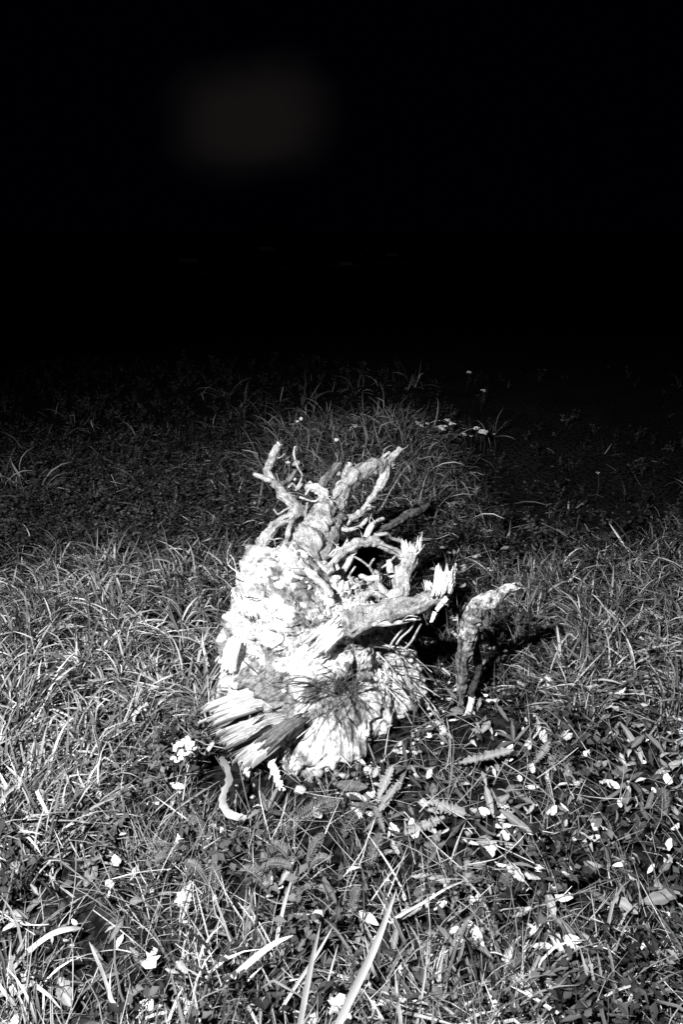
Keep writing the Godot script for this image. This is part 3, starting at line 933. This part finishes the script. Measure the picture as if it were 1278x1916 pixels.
func build_litter() -> void:
	var dead := []
	for k in 12:
		var mb := MB.new()
		leaf(mb, Vector3(-0.015, 0.008, 0), Vector3(1, rr(-0.1, 0.3), 0), Vector3.UP, rr(0.025, 0.06), rr(0.012, 0.03), rr(-1.6, 1.2), rr(-0.5, 0.7), [0.03, 0.5, 0.06, 0.16, 0.05, 0.3, 0.09, 0.65, 0.03, 0.14, 0.06, 0.22][k], 0, 7, 0.4)
		dead.append(mb.mesh())
	scatter("leaf_litter", "curled dead leaves and scraps strewn between the grass stems", "leaf litter", dead, M.dry, 5600, "litter", 4.0, 0.3, 1.05, 1.7, 0.9, 0.03, true)
	var straws := []
	for k in 6:
		var mb := MB.new()
		var l := rr(0.05, 0.13)
		var bend := rr(-0.012, 0.012)
		tube(mb, [[Vector3(-l, 0, 0), 0.001], [Vector3(0, bend, bend), 0.0012], [Vector3(l, 0, 0), 0.0007]], 4, 5, rr(0.1, 0.5), 0.05)
		straws.append(mb.mesh())
	scatter("dry_straw", "dry pale straws lying across the grass and litter", "straw", straws, M.dry, 2400, "straw", 4.0, 0.5, 1.1, 1.5, 0.7, 0.07, true)
	var cr := MB.new()
	for k in 420:
		var a := rng.randf() * TAU
		var q := 1.0 + absf(rng.randfn(0.0, 0.16))
		var x := -0.03 + cos(a) * 0.27 * q
		var z := -1.46 + sin(a) * 0.31 * q
		var r := rr(0.002, 0.006) if rng.randf() < 0.85 else rr(0.006, 0.013)
		chunk(cr, Vector3(x, ground_h(x, z) + r * 0.5 + rng.randf() * 0.02, z), Vector3(r * rr(0.8, 1.5), r * 0.8, r), [0.5, 0.3, 0.12, 0.06, 0.2, 0.4][k % 6], k, 0.4, 3)
	var co := MeshInstance3D.new()
	co.name = "soil_crumbs"
	co.mesh = cr.mesh()
	co.material_override = M.stone
	co.set_meta("kind", "stuff")
	co.set_meta("label", "crumbs of pale and dark soil fallen round the foot of the stump")
	co.set_meta("category", "soil")
	add_child(co)
	# larger pale scraps that can be told apart
	var chips := [[205, 1652, 13, 0.8], [203, 1672, 8, 0.75], [282, 1793, 20, 0.8], [340, 1680, 16, 0.8], [945, 1562, 15, 0.75], [920, 1588, 17, 0.6], [956, 1628, 11, 0.8], [1114, 1548, 11, 0.7], [990, 1394, 10, 0.75], [1126, 1463, 8, 0.7],
		[908, 1207, 12, 0.8], [922, 1310, 12, 0.75], [850, 1155, 10, 0.75], [1020, 1180, 6, 0.6], [868, 1655, 10, 0.8], [830, 1690, 12, 0.75], [800, 1502, 18, 0.75], [560, 1670, 7, 0.6], [250, 798, 5, 0.5], [192, 826, 6, 0.5],
		[174, 857, 5, 0.5], [905, 993, 6, 0.4], [927, 1015, 7, 0.45], [1090, 943, 5, 0.5], [1188, 1612, 9, 0.5], [1060, 1180, 7, 0.5], [400, 1680, 8, 0.6], [585, 1908, 18, 0.6], [625, 1880, 24, 0.55], [880, 1060, 7, 0.25], [440, 940, 6, 0.5], [476, 942, 4, 0.6], [498, 935, 4, 0.6]]
	var spots := ["beside long grass", "among the weeds", "on the leaf litter"]
	for k in chips.size():
		var q = chips[k].duplicate()
		q[3] *= 0.8
		var p := gp(q[0], q[1], 0.035)
		var s := span(p, q[2])
		var lb := "pale ragged wood chip lying among grass and litter"
		if q[1] < 1000:
			lb = "small pale scrap in the dim weeds behind the stump"
		elif q[2] > 15:
			lb = "large white torn flake of wood lying on the leaf litter"
		var t := thing("wood_chip", lb, "wood chip", p, "pale scraps scattered round the stump")
		var mb := MB.new()
		var n := 13
		var ca := mb.p(Vector3(0, s * 0.12, 0), gray(q[3]))
		var cb := mb.p(Vector3(0, -s * 0.16, 0), gray(q[3] * 0.8))
		var ring := mb.v.size()
		for j in n:
			var a := -TAU * j / n
			var r := s * rr(0.4, 1.25)
			var y := rr(-0.25, 0.3) * s
			mb.p(Vector3(cos(a) * r, y + s * 0.06, sin(a) * r * 0.8), gray(q[3] * rr(0.45, 1.05)))
			mb.p(Vector3(cos(a) * r * 0.95, y - s * 0.12, sin(a) * r * 0.76), gray(q[3] * 0.8))
		for j in n:
			var a := ring + j * 2
			var b := ring + ((j + 1) % n) * 2
			mb.tri(ca, a, b)
			mb.tri(cb, b + 1, a + 1)
			mb.quad(a, a + 1, b + 1, b)
		var o := MeshInstance3D.new()
		o.name = "flake"
		o.mesh = mb.mesh()
		o.material_override = M.wood
		t.add_child(o, true)
		t.rotation = Vector3(rr(0.1, 0.7), rng.randf() * TAU, rr(-0.3, 0.3))

func flower_head(mb: MB, c: Vector3, r: float, col: float) -> void:
	var n := clampi(int(r * 1500.0), 14, 46)
	for k in n:
		var a := k * 2.39996
		var q := sqrt(float(k) / n)
		var sub := TAU * (k % 5) / 5.0 + r * 900.0
		var p := c + Vector3(cos(sub) * r * 0.55, r * 0.28 * sin(sub * 2.3 + r * 500.0), sin(sub) * r * 0.55) + Vector3(cos(a) * q * r, r * 0.5 * (1.0 - q * q) + rr(-0.1, 0.1) * r, sin(a) * q * r) * 0.5
		var fr := r * rr(0.20, 0.28)
		chunk(mb, p, Vector3(fr, fr * 0.5, fr), col * rr(0.88, 1.0), k, 0.45, 3)

func yarrow(px: float, py: float, lift: float, wpx: float, label: String, grp := "", heads := 1) -> void:
	var top := gp(px, py, lift)
	var base := Vector3(top.x + rr(-0.02, 0.02), ground_h(top.x, top.z), top.z + rr(-0.01, 0.03))
	var t := thing("yarrow_flower", label, "flower", base, grp)
	var r := span(top, wpx) * 0.5
	var mb := MB.new()
	flower_head(mb, top, r, 0.9)
	part("flower_head", mb, M.petal, t)
	if heads > 1:
		var m2 := MB.new()
		flower_head(m2, top + Vector3(-r * 0.5, -r * 0.5, r * 1.0), r * 0.6, 0.85)
		part("flower_head", m2, M.petal, t)
	mb = MB.new()
	tube(mb, [[base - Vector3(0, 0.02, 0), 0.0022], [(base + top) * 0.5 + Vector3(0.006, 0, 0.004), 0.0020], [top - Vector3(0, r * 0.5, 0), 0.0016]], 6, 10, 0.04, 0.05)
	for k in 7:
		var a := TAU * k / 7.0
		tube(mb, [[top - Vector3(0, r * 0.6, 0), 0.001], [top + Vector3(cos(a) * r * 0.6, -r * 0.1, sin(a) * r * 0.6), 0.0008]], 4, 2, 0.15, 0.02)
	part("stem", mb, M.herb, t)

func frond(px: float, py: float, ex: float, ey: float, l0: float, l1: float, w: float, col: float, label: String) -> void:
	var a := gp(px, py, l0)
	var e := gp(ex, ey, l1)
	var t := thing("feathery_leaf", label, "leaf", a, "feathery leaves in front of the stump")
	var mid := (a + e) * 0.5 + Vector3(0, 0.02, 0)
	var sp := spline([[a, 0.0], [mid, 0.0], [e, 0.0]], 30)
	var mb := MB.new()
	tube(mb, [[a, 0.0014], [mid, 0.0013], [e, 0.0006]], 5, 14, col * 1.5, 0.02)
	part("midrib", mb, M.herb, t)
	mb = MB.new()
	for k in range(5, 30):
		var p: Vector3 = sp[k][0]
		var tg: Vector3 = (sp[mini(k + 1, 30)][0] - sp[k - 1][0]).normalized()
		var u := float(k) / 30.0
		var ll := span(p, w) * (0.35 + 1.0 * sin(PI * clampf(u * 0.9 + 0.08, 0, 1)))
		for sgn in [-1.0, 1.0]:
			var s: Vector3 = tg.cross(Vector3.UP).normalized() * sgn
			var dr: Vector3 = (s + tg * 0.45 + Vector3(0, rr(0.1, 0.6), 0)).normalized()
			leaf(mb, p, dr, Vector3.UP, ll, 0.0022, rr(-0.3, 0.6), 0.1, col * rr(0.8, 1.3), 0, 3)
			for j in 4:
				var q := p + dr * ll * (0.3 + 0.18 * j)
				var d2: Vector3 = (dr + tg * (0.9 if j % 2 == 0 else -0.7) + Vector3(0, rr(-0.3, 0.8), 0)).normalized()
				leaf(mb, q, d2, Vector3.UP, ll * 0.3, 0.0014, 0.0, 0.0, col * rr(0.8, 1.4), 0, 2)
	part("leaflets", mb, M.herb, t)

func broad(px: float, py: float, ex: float, ey: float, l0: float, l1: float, wpx: float, col: float, lobes: int, called: String, label: String, grp: String, m: Material, curl := -0.5, cup := 0.25, ragged := 0.0) -> void:
	var a := gp(px, py, l0)
	var e := gp(ex, ey, l1)
	var t := thing(called, label, "leaf", a, grp)
	var mb := MB.new()
	var dv := e - a
	var view := (EYE - a).normalized()
	var n := (Vector3.UP * 0.6 + view * 0.7 + Vector3(rr(-0.3, 0.3), 0, rr(-0.3, 0.3))).normalized()
	leaf(mb, a - dv * 0.0, dv.rotated(dv.cross(n).normalized(), -curl * 0.5 * 0.0), n, dv.length() * 1.03, span(a, wpx), curl, cup, col, lobes, 22 if lobes > 0 else 14, ragged)
	part("blade", mb, m, t)

func tall_blade(pts: Array, label: String, w: float, col: float, grp: String, called := "tall_grass") -> void:
	# pts: [px, py, height above the ground]
	var l := []
	for q in pts:
		l.append([gp(q[0], q[1], q[2]), 0.0])
	var sp := spline(l, 14)
	var root_p: Vector3 = sp[0][0]
	var t := thing(called, label, "grass", root_p, grp)
	var ps := PackedVector3Array()
	var ws := PackedFloat32Array()
	for k in sp.size():
		ps.append(sp[k][0])
		var u := float(k) / (sp.size() - 1)
		ws.append(w * maxf(0.08, (0.75 + 0.5 * u) * (1.0 - pow(u, 3.0))))
	var tg := ps[ps.size() - 1] - ps[0]
	var mb := MB.new()
	strip(mb, ps, ws, tg.cross((EYE - ps[4]).normalized()).normalized(), 0.2, 0.3, col, col)
	part("blade", mb, M.grass, t)

func build_plants() -> void:
	yarrow(347, 1396, 0.13, 40, "bright white yarrow flower head beside the splintered boards of the stump", "", 2)
	for q in [[783, 792, 8], [789, 797, 7], [800, 793, 7], [828, 800, 14], [838, 787, 9], [846, 794, 12], [869, 813, 7], [882, 816, 5], [893, 801, 11], [905, 808, 15], [925, 812, 4], [665, 797, 8], [657, 800, 4], [878, 697, 8], [905, 731, 8], [1120, 885, 5]]:
		yarrow(q[0], q[1], 0.14, q[2] * 1.2, "small white flower head in the dark grass beyond the stump roots", "white flowers in the dark behind the stump")
	# long blades reaching up towards the lens
	var g := "long grass blades in front of the stump"
	tall_blade([[600, 1990, 0.02], [650, 1880, 0.16], [700, 1775, 0.30], [742, 1664, 0.42]], "longest straight pale grass blade, standing up in front of the stump", 0.013, 0.5, g)
	tall_blade([[545, 2000, 0.02], [568, 1880, 0.14], [583, 1800, 0.22], [600, 1725, 0.30]], "pale upright grass blade crossed by a thinner leaning one", 0.010, 0.42, g)
	tall_blade([[500, 1930, 0.02], [550, 1850, 0.1], [590, 1790, 0.16], [622, 1735, 0.2]], "thinner leaning grass blade crossing a pale upright one", 0.006, 0.42, g)
	tall_blade([[745, 1990, 0.01], [750, 1920, 0.08], [744, 1870, 0.12], [739, 1815, 0.16]], "short pale blade standing beside the longest straight blade", 0.007, 0.42, g)
	tall_blade([[400, 1862, 0.03], [450, 1815, 0.08], [505, 1770, 0.12], [548, 1750, 0.12]], "broad pale blade lying slantwise over short grass", 0.011, 0.55, g)
	tall_blade([[735, 1720, 0.05], [790, 1690, 0.06], [840, 1660, 0.07], [880, 1645, 0.05]], "straight pale straw slanting past the tip of the longest blade", 0.005, 0.5, g)
	tall_blade([[50, 1780, 0.05], [95, 1748, 0.07], [130, 1738, 0.06], [152, 1736, 0.04]], "short wide pale blade arched over dark litter", 0.010, 0.45, g)
	tall_blade([[210, 1890, 0.02], [195, 1830, 0.08], [178, 1790, 0.12], [166, 1762, 0.14]], "thin forked pale blade above dark litter", 0.006, 0.4, g)
	tall_blade([[60, 1515, 0.04], [85, 1490, 0.09], [68, 1480, 0.12], [95, 1535, 0.06], [100, 1543, 0.03]], "bent-over pale blade hooked above long grass", 0.008, 0.45, g)
	for q in [[1115, 1880, 1100, 1780], [1125, 1860, 1118, 1780], [1150, 1840, 1135, 1760], [1105, 1875, 1085, 1770]]:
		tall_blade([[q[0], q[1], 0.01], [(q[0] + q[2]) * 0.5 + 3, (q[1] + q[3]) * 0.5, 0.07], [q[2], q[3], 0.12]], "upright pale blade of a small clump over broad leaves", 0.005, 0.42, "blades of a small clump over broad leaves")
	tall_blade([[1095, 1890, 0.03], [1150, 1855, 0.05], [1220, 1835, 0.06]], "long thin stalk arched over clover leaves", 0.004, 0.4, g)
	# a loose spray of long stems, thin and dark or pale, standing in front
	for k in 46:
		var x := rr(330, 900)
		var y := rr(1560, 1900)
		var ang := rr(-1.0, 1.0)
		var l := rr(60, 170)
		tall_blade([[x, y, 0.01], [x + sin(ang) * l * 0.5, y - cos(ang) * l * 0.5, 0.05], [x + sin(ang) * l + rr(-14, 14), y - cos(ang) * l, rr(0.06, 0.12)]], "thin wiry stalk standing in the short grass before the stump", rr(0.0016, 0.004), [0.05, 0.45, 0.4, 0.08][k % 4], "wiry stalks before the stump", "grass_stalk")
	# feathery yarrow leaves
	for q in [[520, 1578, 628, 1500, 15], [560, 1640, 500, 1578, 12], [402, 1680, 408, 1605, 9], [395, 1668, 345, 1612, 9], [572, 1628, 606, 1560, 8], [690, 1640, 712, 1560, 9], [655, 1725, 670, 1660, 8], [470, 1640, 545, 1622, 10], [440, 1630, 500, 1660, 12], [575, 1630, 618, 1608, 7], [388, 1610, 360, 1520, 9], [1238, 1540, 1236, 1475, 12], [1190, 1570, 1200, 1540, 9], [700, 1500, 640, 1560, 9], [330, 1625, 290, 1612, 9], [520, 1690, 580, 1660, 9]]:
		frond(q[0], q[1], q[2], q[3], 0.02, 0.06, q[4], 0.09, "grey feathery leaf of yarrow in the short grass before the stump")
	# broad leaves
	var gb := "broad leaves before the stump"
	var bl := [
		[150, 1625, 208, 1588, 26, 0.17, "smooth broad leaf with a rolled tip in long grass"], [452, 1722, 486, 1748, 26, 0.16, "pointed grey broad leaf among feathery leaves"], [595, 1628, 628, 1700, 22, 0.14, "broad leaf with a pale midrib among feathery leaves"], [520, 1660, 548, 1610, 18, 0.3, "pale upright broad leaf among feathery leaves"],
		[735, 1722, 780, 1698, 22, 0.26, "broad pale leaf behind the longest straight blade"], [735, 1790, 742, 1730, 20, 0.2, "narrow grey leaf beside the longest straight blade"], [622, 1466, 690, 1478, 34, 0.13, "dark oval leaf lying under the pale clod"], [640, 1484, 680, 1500, 14, 0.05, "narrow black leaf under the dark oval leaf"],
		[925, 1530, 908, 1468, 22, 0.3, "upright ribbed pale leaf standing in litter"], [998, 1560, 935, 1518, 26, 0.26, "ribbed leaf lying behind the upright ribbed leaf"], [975, 1600, 968, 1555, 26, 0.08, "dark ivy-like leaf beside white chips"], [1098, 1785, 1040, 1708, 24, 0.16, "long curved dark broad leaf above a grass clump"],
		[1020, 1665, 1040, 1700, 28, 0.4, "pale crumpled leaf above the long curved leaf"], [820, 1850, 770, 1830, 50, 0.22, "wide soft leaf in front beside short grass"], [840, 1880, 810, 1850, 34, 0.16, "dark leaf overlapping a wide soft leaf"], [60, 1835, 10, 1850, 60, 0.35, "large pale soft leaf under grass blades"],
		[110, 1830, 130, 1880, 40, 0.32, "pale broken leaf among grass blades"], [30, 1640, 20, 1560, 40, 0.32, "pale papery leaf standing in long grass"], [1200, 1870, 1180, 1830, 30, 0.25, "round clover-like leaf over grass"], [1230, 1870, 1250, 1830, 40, 0.18, "dark round leaf beside clover-like leaf"],
		[1230, 1780, 1270, 1800, 44, 0.34, "large pale leaf beside dark round leaves"], [1200, 1690, 1270, 1670, 40, 0.2, "wide layered leaf beside clover-like leaves"], [470, 1760, 430, 1790, 44, 0.07, "dark broad leaf behind the slanting pale blade"], [350, 1830, 330, 1800, 26, 0.4, "pale folded leaf tip in the grass"],
		[855, 1775, 815, 1735, 22, 0.2, "mottled leaf behind a pale straw"], [345, 1835, 322, 1815, 16, 0.5, "small white leaf tip pointing up"], [1290, 1420, 1230, 1430, 20, 0.4, "pale strap leaf by the long grass"], [1232, 1418, 1250, 1440, 16, 0.35, "short pale leaf under a strap leaf"], [1160, 1350, 1200, 1400, 18, 0.3, "long pale leaf under arching grass"]]
	for q in bl:
		broad(q[0], q[1], q[2], q[3], 0.025, rr(0.04, 0.07), q[4] * 0.72, q[5] * 0.65, 0, "broad_leaf", q[6], gb, M.herb, rr(-1.2, 0.3), rr(0.15, 0.7), 0.32)
	var gd := "lobed leaves before the stump"
	for q in [[845, 1700, 868, 1615, 30, 0.24, "mottled lobed leaf pointing towards the white flakes"], [880, 1690, 872, 1600, 34, 0.26, "long lobed leaf with a pale midrib"], [790, 1500, 870, 1515, 34, 0.34, "pale jagged lobed leaf with a bright tip"], [705, 1500, 735, 1435, 28, 0.36, "pale lobed leaf at the foot of the clod"], [700, 1530, 745, 1465, 24, 0.3, "spotted lobed leaf at the foot of the clod"], [770, 1640, 850, 1640, 30, 0.36, "lobed leaf with bright torn patches"], [760, 1560, 830, 1530, 26, 0.3, "lobed leaf below the pale jagged one"], [720, 1560, 700, 1500, 26, 0.22, "grey lobed leaf below the clod"], [340, 1720, 355, 1640, 30, 0.6, "white-patched lobed leaf in front of feathery leaves"], [850, 1430, 960, 1410, 30, 0.3, "grey lobed leaf behind dark litter"], [1000, 1430, 1030, 1390, 26, 0.3, "small lobed leaf by a white chip"]]:
		broad(q[0], q[1], q[2], q[3], 0.025, rr(0.04, 0.06), q[4], q[5] * 0.55, 7, "lobed_leaf", q[6], gd, M.herb, rr(-1.1, 0.3), rr(0.1, 0.5), 0.35)
	# the dry strap curling below the boards
	var t := thing("dry_strap", "pale dry strap of bark curling below the splintered boards", "bark strip", gp(440, 1520))
	var ps := PackedVector3Array()
	var ws := PackedFloat32Array()
	for q in [[413, 1418, 0.13, 13], [424, 1436, 0.13, 16], [428, 1462, 0.11, 17], [418, 1485, 0.09, 15], [416, 1505, 0.08, 17], [428, 1522, 0.07, 18], [446, 1529, 0.065, 16], [460, 1531, 0.06, 12]]:
		var p := gp(q[0], q[1], q[2])
		ps.append(p)
		ws.append(span(p, q[3]))
	var ctl := []
	for k in ps.size():
		ctl.append([ps[k], ws[k]])
	var fl := spline(ctl, 26)
	ps.clear()
	ws.clear()
	for k in fl.size():
		ps.append(fl[k][0] + Vector3(rr(-1, 1), rr(-1, 1), 0) * 0.0012)
		ws.append(fl[k][1] * rr(0.6, 1.05))
	var mb := MB.new()
	strip(mb, ps, ws, Vector3(1, 0.2, 0.2), 0.3, -1.2, 0.10, 0.42)
	part("strap", mb, M.dry, t)
	# small clumps of weeds with upright leaves, countable
	for q in [[1172, 1476], [500, 1530], [960, 1400], [760, 1450]]:
		var bp := gp(q[0], q[1])
		var w := thing("rosette_weed", "small rosette of pointed leaves in the litter before the stump", "weed", bp, "rosettes before the stump")
		for k in 8:
			var az := TAU * k / 8.0 + rr(-0.8, 0.8)
			var m2 := MB.new()
			leaf(m2, bp + Vector3(0, 0.02, 0), Vector3(cos(az), rr(0.1, 1.6), sin(az)), Vector3.UP, rr(0.025, 0.07), rr(0.008, 0.016), rr(-1.4, 0.2), 0.3, rr(0.04, 0.15), 0, 8)
			part("leaf", m2, M.herb, w)

func extrude(mb: MB, prof: Array, w0: Callable, col: Color) -> void:   # a side outline given a half width at every point
	var n := prof.size()
	var l := mb.v.size()
	for q in prof:
		mb.p(Vector3(-w0.call(q), q.y, q.x), col)
	var r := mb.v.size()
	for q in prof:
		mb.p(Vector3(w0.call(q), q.y, q.x), col)
	for k in n:
		var k2 := (k + 1) % n
		mb.quad(l + k, l + k2, r + k2, r + k)
	var pv := PackedVector2Array(prof)
	var tr := Geometry2D.triangulate_polygon(pv)
	for k in range(0, tr.size(), 3):
		mb.tri(l + tr[k], l + tr[k + 1], l + tr[k + 2])
		mb.tri(r + tr[k], r + tr[k + 2], r + tr[k + 1])

func build_cars() -> void:
	var paint := StandardMaterial3D.new()
	paint.albedo_color = Color(0.11, 0.11, 0.13)
	paint.roughness = 0.5
	var glass := StandardMaterial3D.new()
	glass.albedo_color = Color(0.05, 0.05, 0.06)
	glass.roughness = 0.3
	var rubber := StandardMaterial3D.new()
	rubber.albedo_color = Color(0.1, 0.1, 0.1)
	var rim := StandardMaterial3D.new()
	rim.albedo_color = Color(0.2, 0.2, 0.2)
	rim.roughness = 0.5
	var white := StandardMaterial3D.new()
	white.albedo_color = Color(0.9, 0.9, 0.88)               # reflective sheeting
	white.metallic = 1.0
	white.roughness = 0.26
	var ink := StandardMaterial3D.new()
	ink.albedo_color = Color(0.08, 0.08, 0.08)
	# [plate px, plate py, metres ahead, plate height on the car, label]
	var cars := [[352, 487, 20.5, 0.78, "dark parked hatchback in the blackness, its pale number plate the brightest of the row", 0.57], [498, 465, 25.0, 0.98, "dark parked van whose number plate sits higher than those of the other cars", 0.59], [648, 493, 26.5, 0.45, "dark parked car with a low number plate beside the van", 0.67], [735, 476, 30.0, 0.62, "dark parked car farthest into the blackness, with the smallest dim number plate", 0.69]]
	for q in cars:
		var p := at(q[0], q[1], q[2])
		var gy := p.y - float(q[3])
		gy = ground_h(p.x, p.z)
		var c := thing("parked_car", q[4], "car", Vector3(p.x, gy, p.z), "cars parked in the dark beyond the grass")
		var van: bool = q[3] > 0.9
		var roof := 1.95 if van else 1.47
		# outline (distance from the plate end backwards, height)
		var prof := [Vector2(-0.02, 0.28), Vector2(0.0, 0.62), Vector2(-0.06, 0.92), Vector2(-0.9, 1.0), Vector2(-3.3, 0.98), Vector2(-4.15, 0.82), Vector2(-4.28, 0.55), Vector2(-4.22, 0.28)]
		var cab := [Vector2(-0.10, 0.96), Vector2(-0.38, roof - 0.12), Vector2(-0.65, roof), Vector2(-2.1, roof), Vector2(-2.5, roof - 0.10), Vector2(-3.35, 0.97)]
		var mb := MB.new()
		extrude(mb, prof, func(v): return 0.86 - 0.10 * smoothstep(3.6, 4.3, -v.x) - 0.06 * smoothstep(0.2, 0.0, -v.x), gray(1))
		place("body", mb.mesh(), paint, c, Transform3D())
		mb = MB.new()
		extrude(mb, cab, func(v): return 0.82 - 0.20 * (v.y - 0.96) / (roof - 0.96), gray(1))
		place("cabin", mb.mesh(), paint, c, Transform3D())
		mb = MB.new()
		var a := [Vector3(-0.72, 1.04, -0.115), Vector3(0.72, 1.04, -0.115), Vector3(0.6, roof - 0.14, -0.345), Vector3(-0.6, roof - 0.14, -0.345)]
		for k in 4:
			mb.p(a[k] + Vector3(0, 0, 0.012), gray(1))
		mb.quad(0, 1, 2, 3)
		place("rear_window", mb.mesh(), glass, c, Transform3D())
		for s in [-1.0, 1.0]:
			for k in 2:
				mb = MB.new()
				var z0 := -0.5 - k * 1.05
				var yt := roof - 0.13
				var wt := 0.82 - 0.20 * (yt - 0.96) / (roof - 0.96) + 0.012
				for e in [[z0, 1.05, 0.815], [z0 - 0.95, 1.05, 0.815], [z0 - 0.85, yt, wt], [z0 - 0.12, yt, wt]]:
					mb.p(Vector3(e[2] * s, e[1], e[0]), gray(1))
				mb.quad(0, 1, 2, 3)
				place("side_window", mb.mesh(), glass, c, Transform3D())
			mb = MB.new()
			mb.box(Vector3(0.62 * s - 0.1, 0.72, -0.02), Vector3(0.62 * s + 0.1, 0.92, 0.012), gray(1), 0.01)
			place("tail_light", mb.mesh(), rim, c, Transform3D())
			for z in [-0.75, -3.4]:
				var ty := CylinderMesh.new()
				ty.top_radius = 0.31
				ty.bottom_radius = 0.31
				ty.height = 0.2
				var wh := place("wheel", ty, rubber, c, Transform3D(Basis(Vector3(0, 0, 1), PI / 2), Vector3(0.78 * s, 0.31, z)))
				var ri := CylinderMesh.new()
				ri.top_radius = 0.19
				ri.bottom_radius = 0.2
				ri.height = 0.22
				place("wheel_rim", ri, rim, wh, Transform3D())
		mb = MB.new()
		mb.box(Vector3(-0.8, 0.34, -0.01), Vector3(0.8, 0.55, 0.05), gray(1), 0.03)
		place("bumper", mb.mesh(), paint, c, Transform3D())
		mb = MB.new()
		var py := p.y - gy
		mb.box(Vector3(-0.26, -0.056, 0.0), Vector3(0.26, 0.056, 0.01), gray(1), 0.002)
		var tilt := Transform3D(Basis(Vector3.RIGHT, -0.042), Vector3(0, py, 0.058))
		var sheet: StandardMaterial3D = white.duplicate()
		sheet.roughness = q[5]
		var np := place("number_plate", mb.mesh(), sheet, c, tilt)
		for k in 7:
			mb = MB.new()
			var lx := -0.19 + 0.062 * k + (0.02 if k > 2 else 0.0)
			mb.box(Vector3(lx - 0.012, -0.035, 0.0105), Vector3(lx + 0.012, 0.035, 0.0125), gray(1))
			place("plate_character", mb.mesh(), ink, np, Transform3D())
		c.rotation.y = atan2(-0.35 - p.x, -p.z)
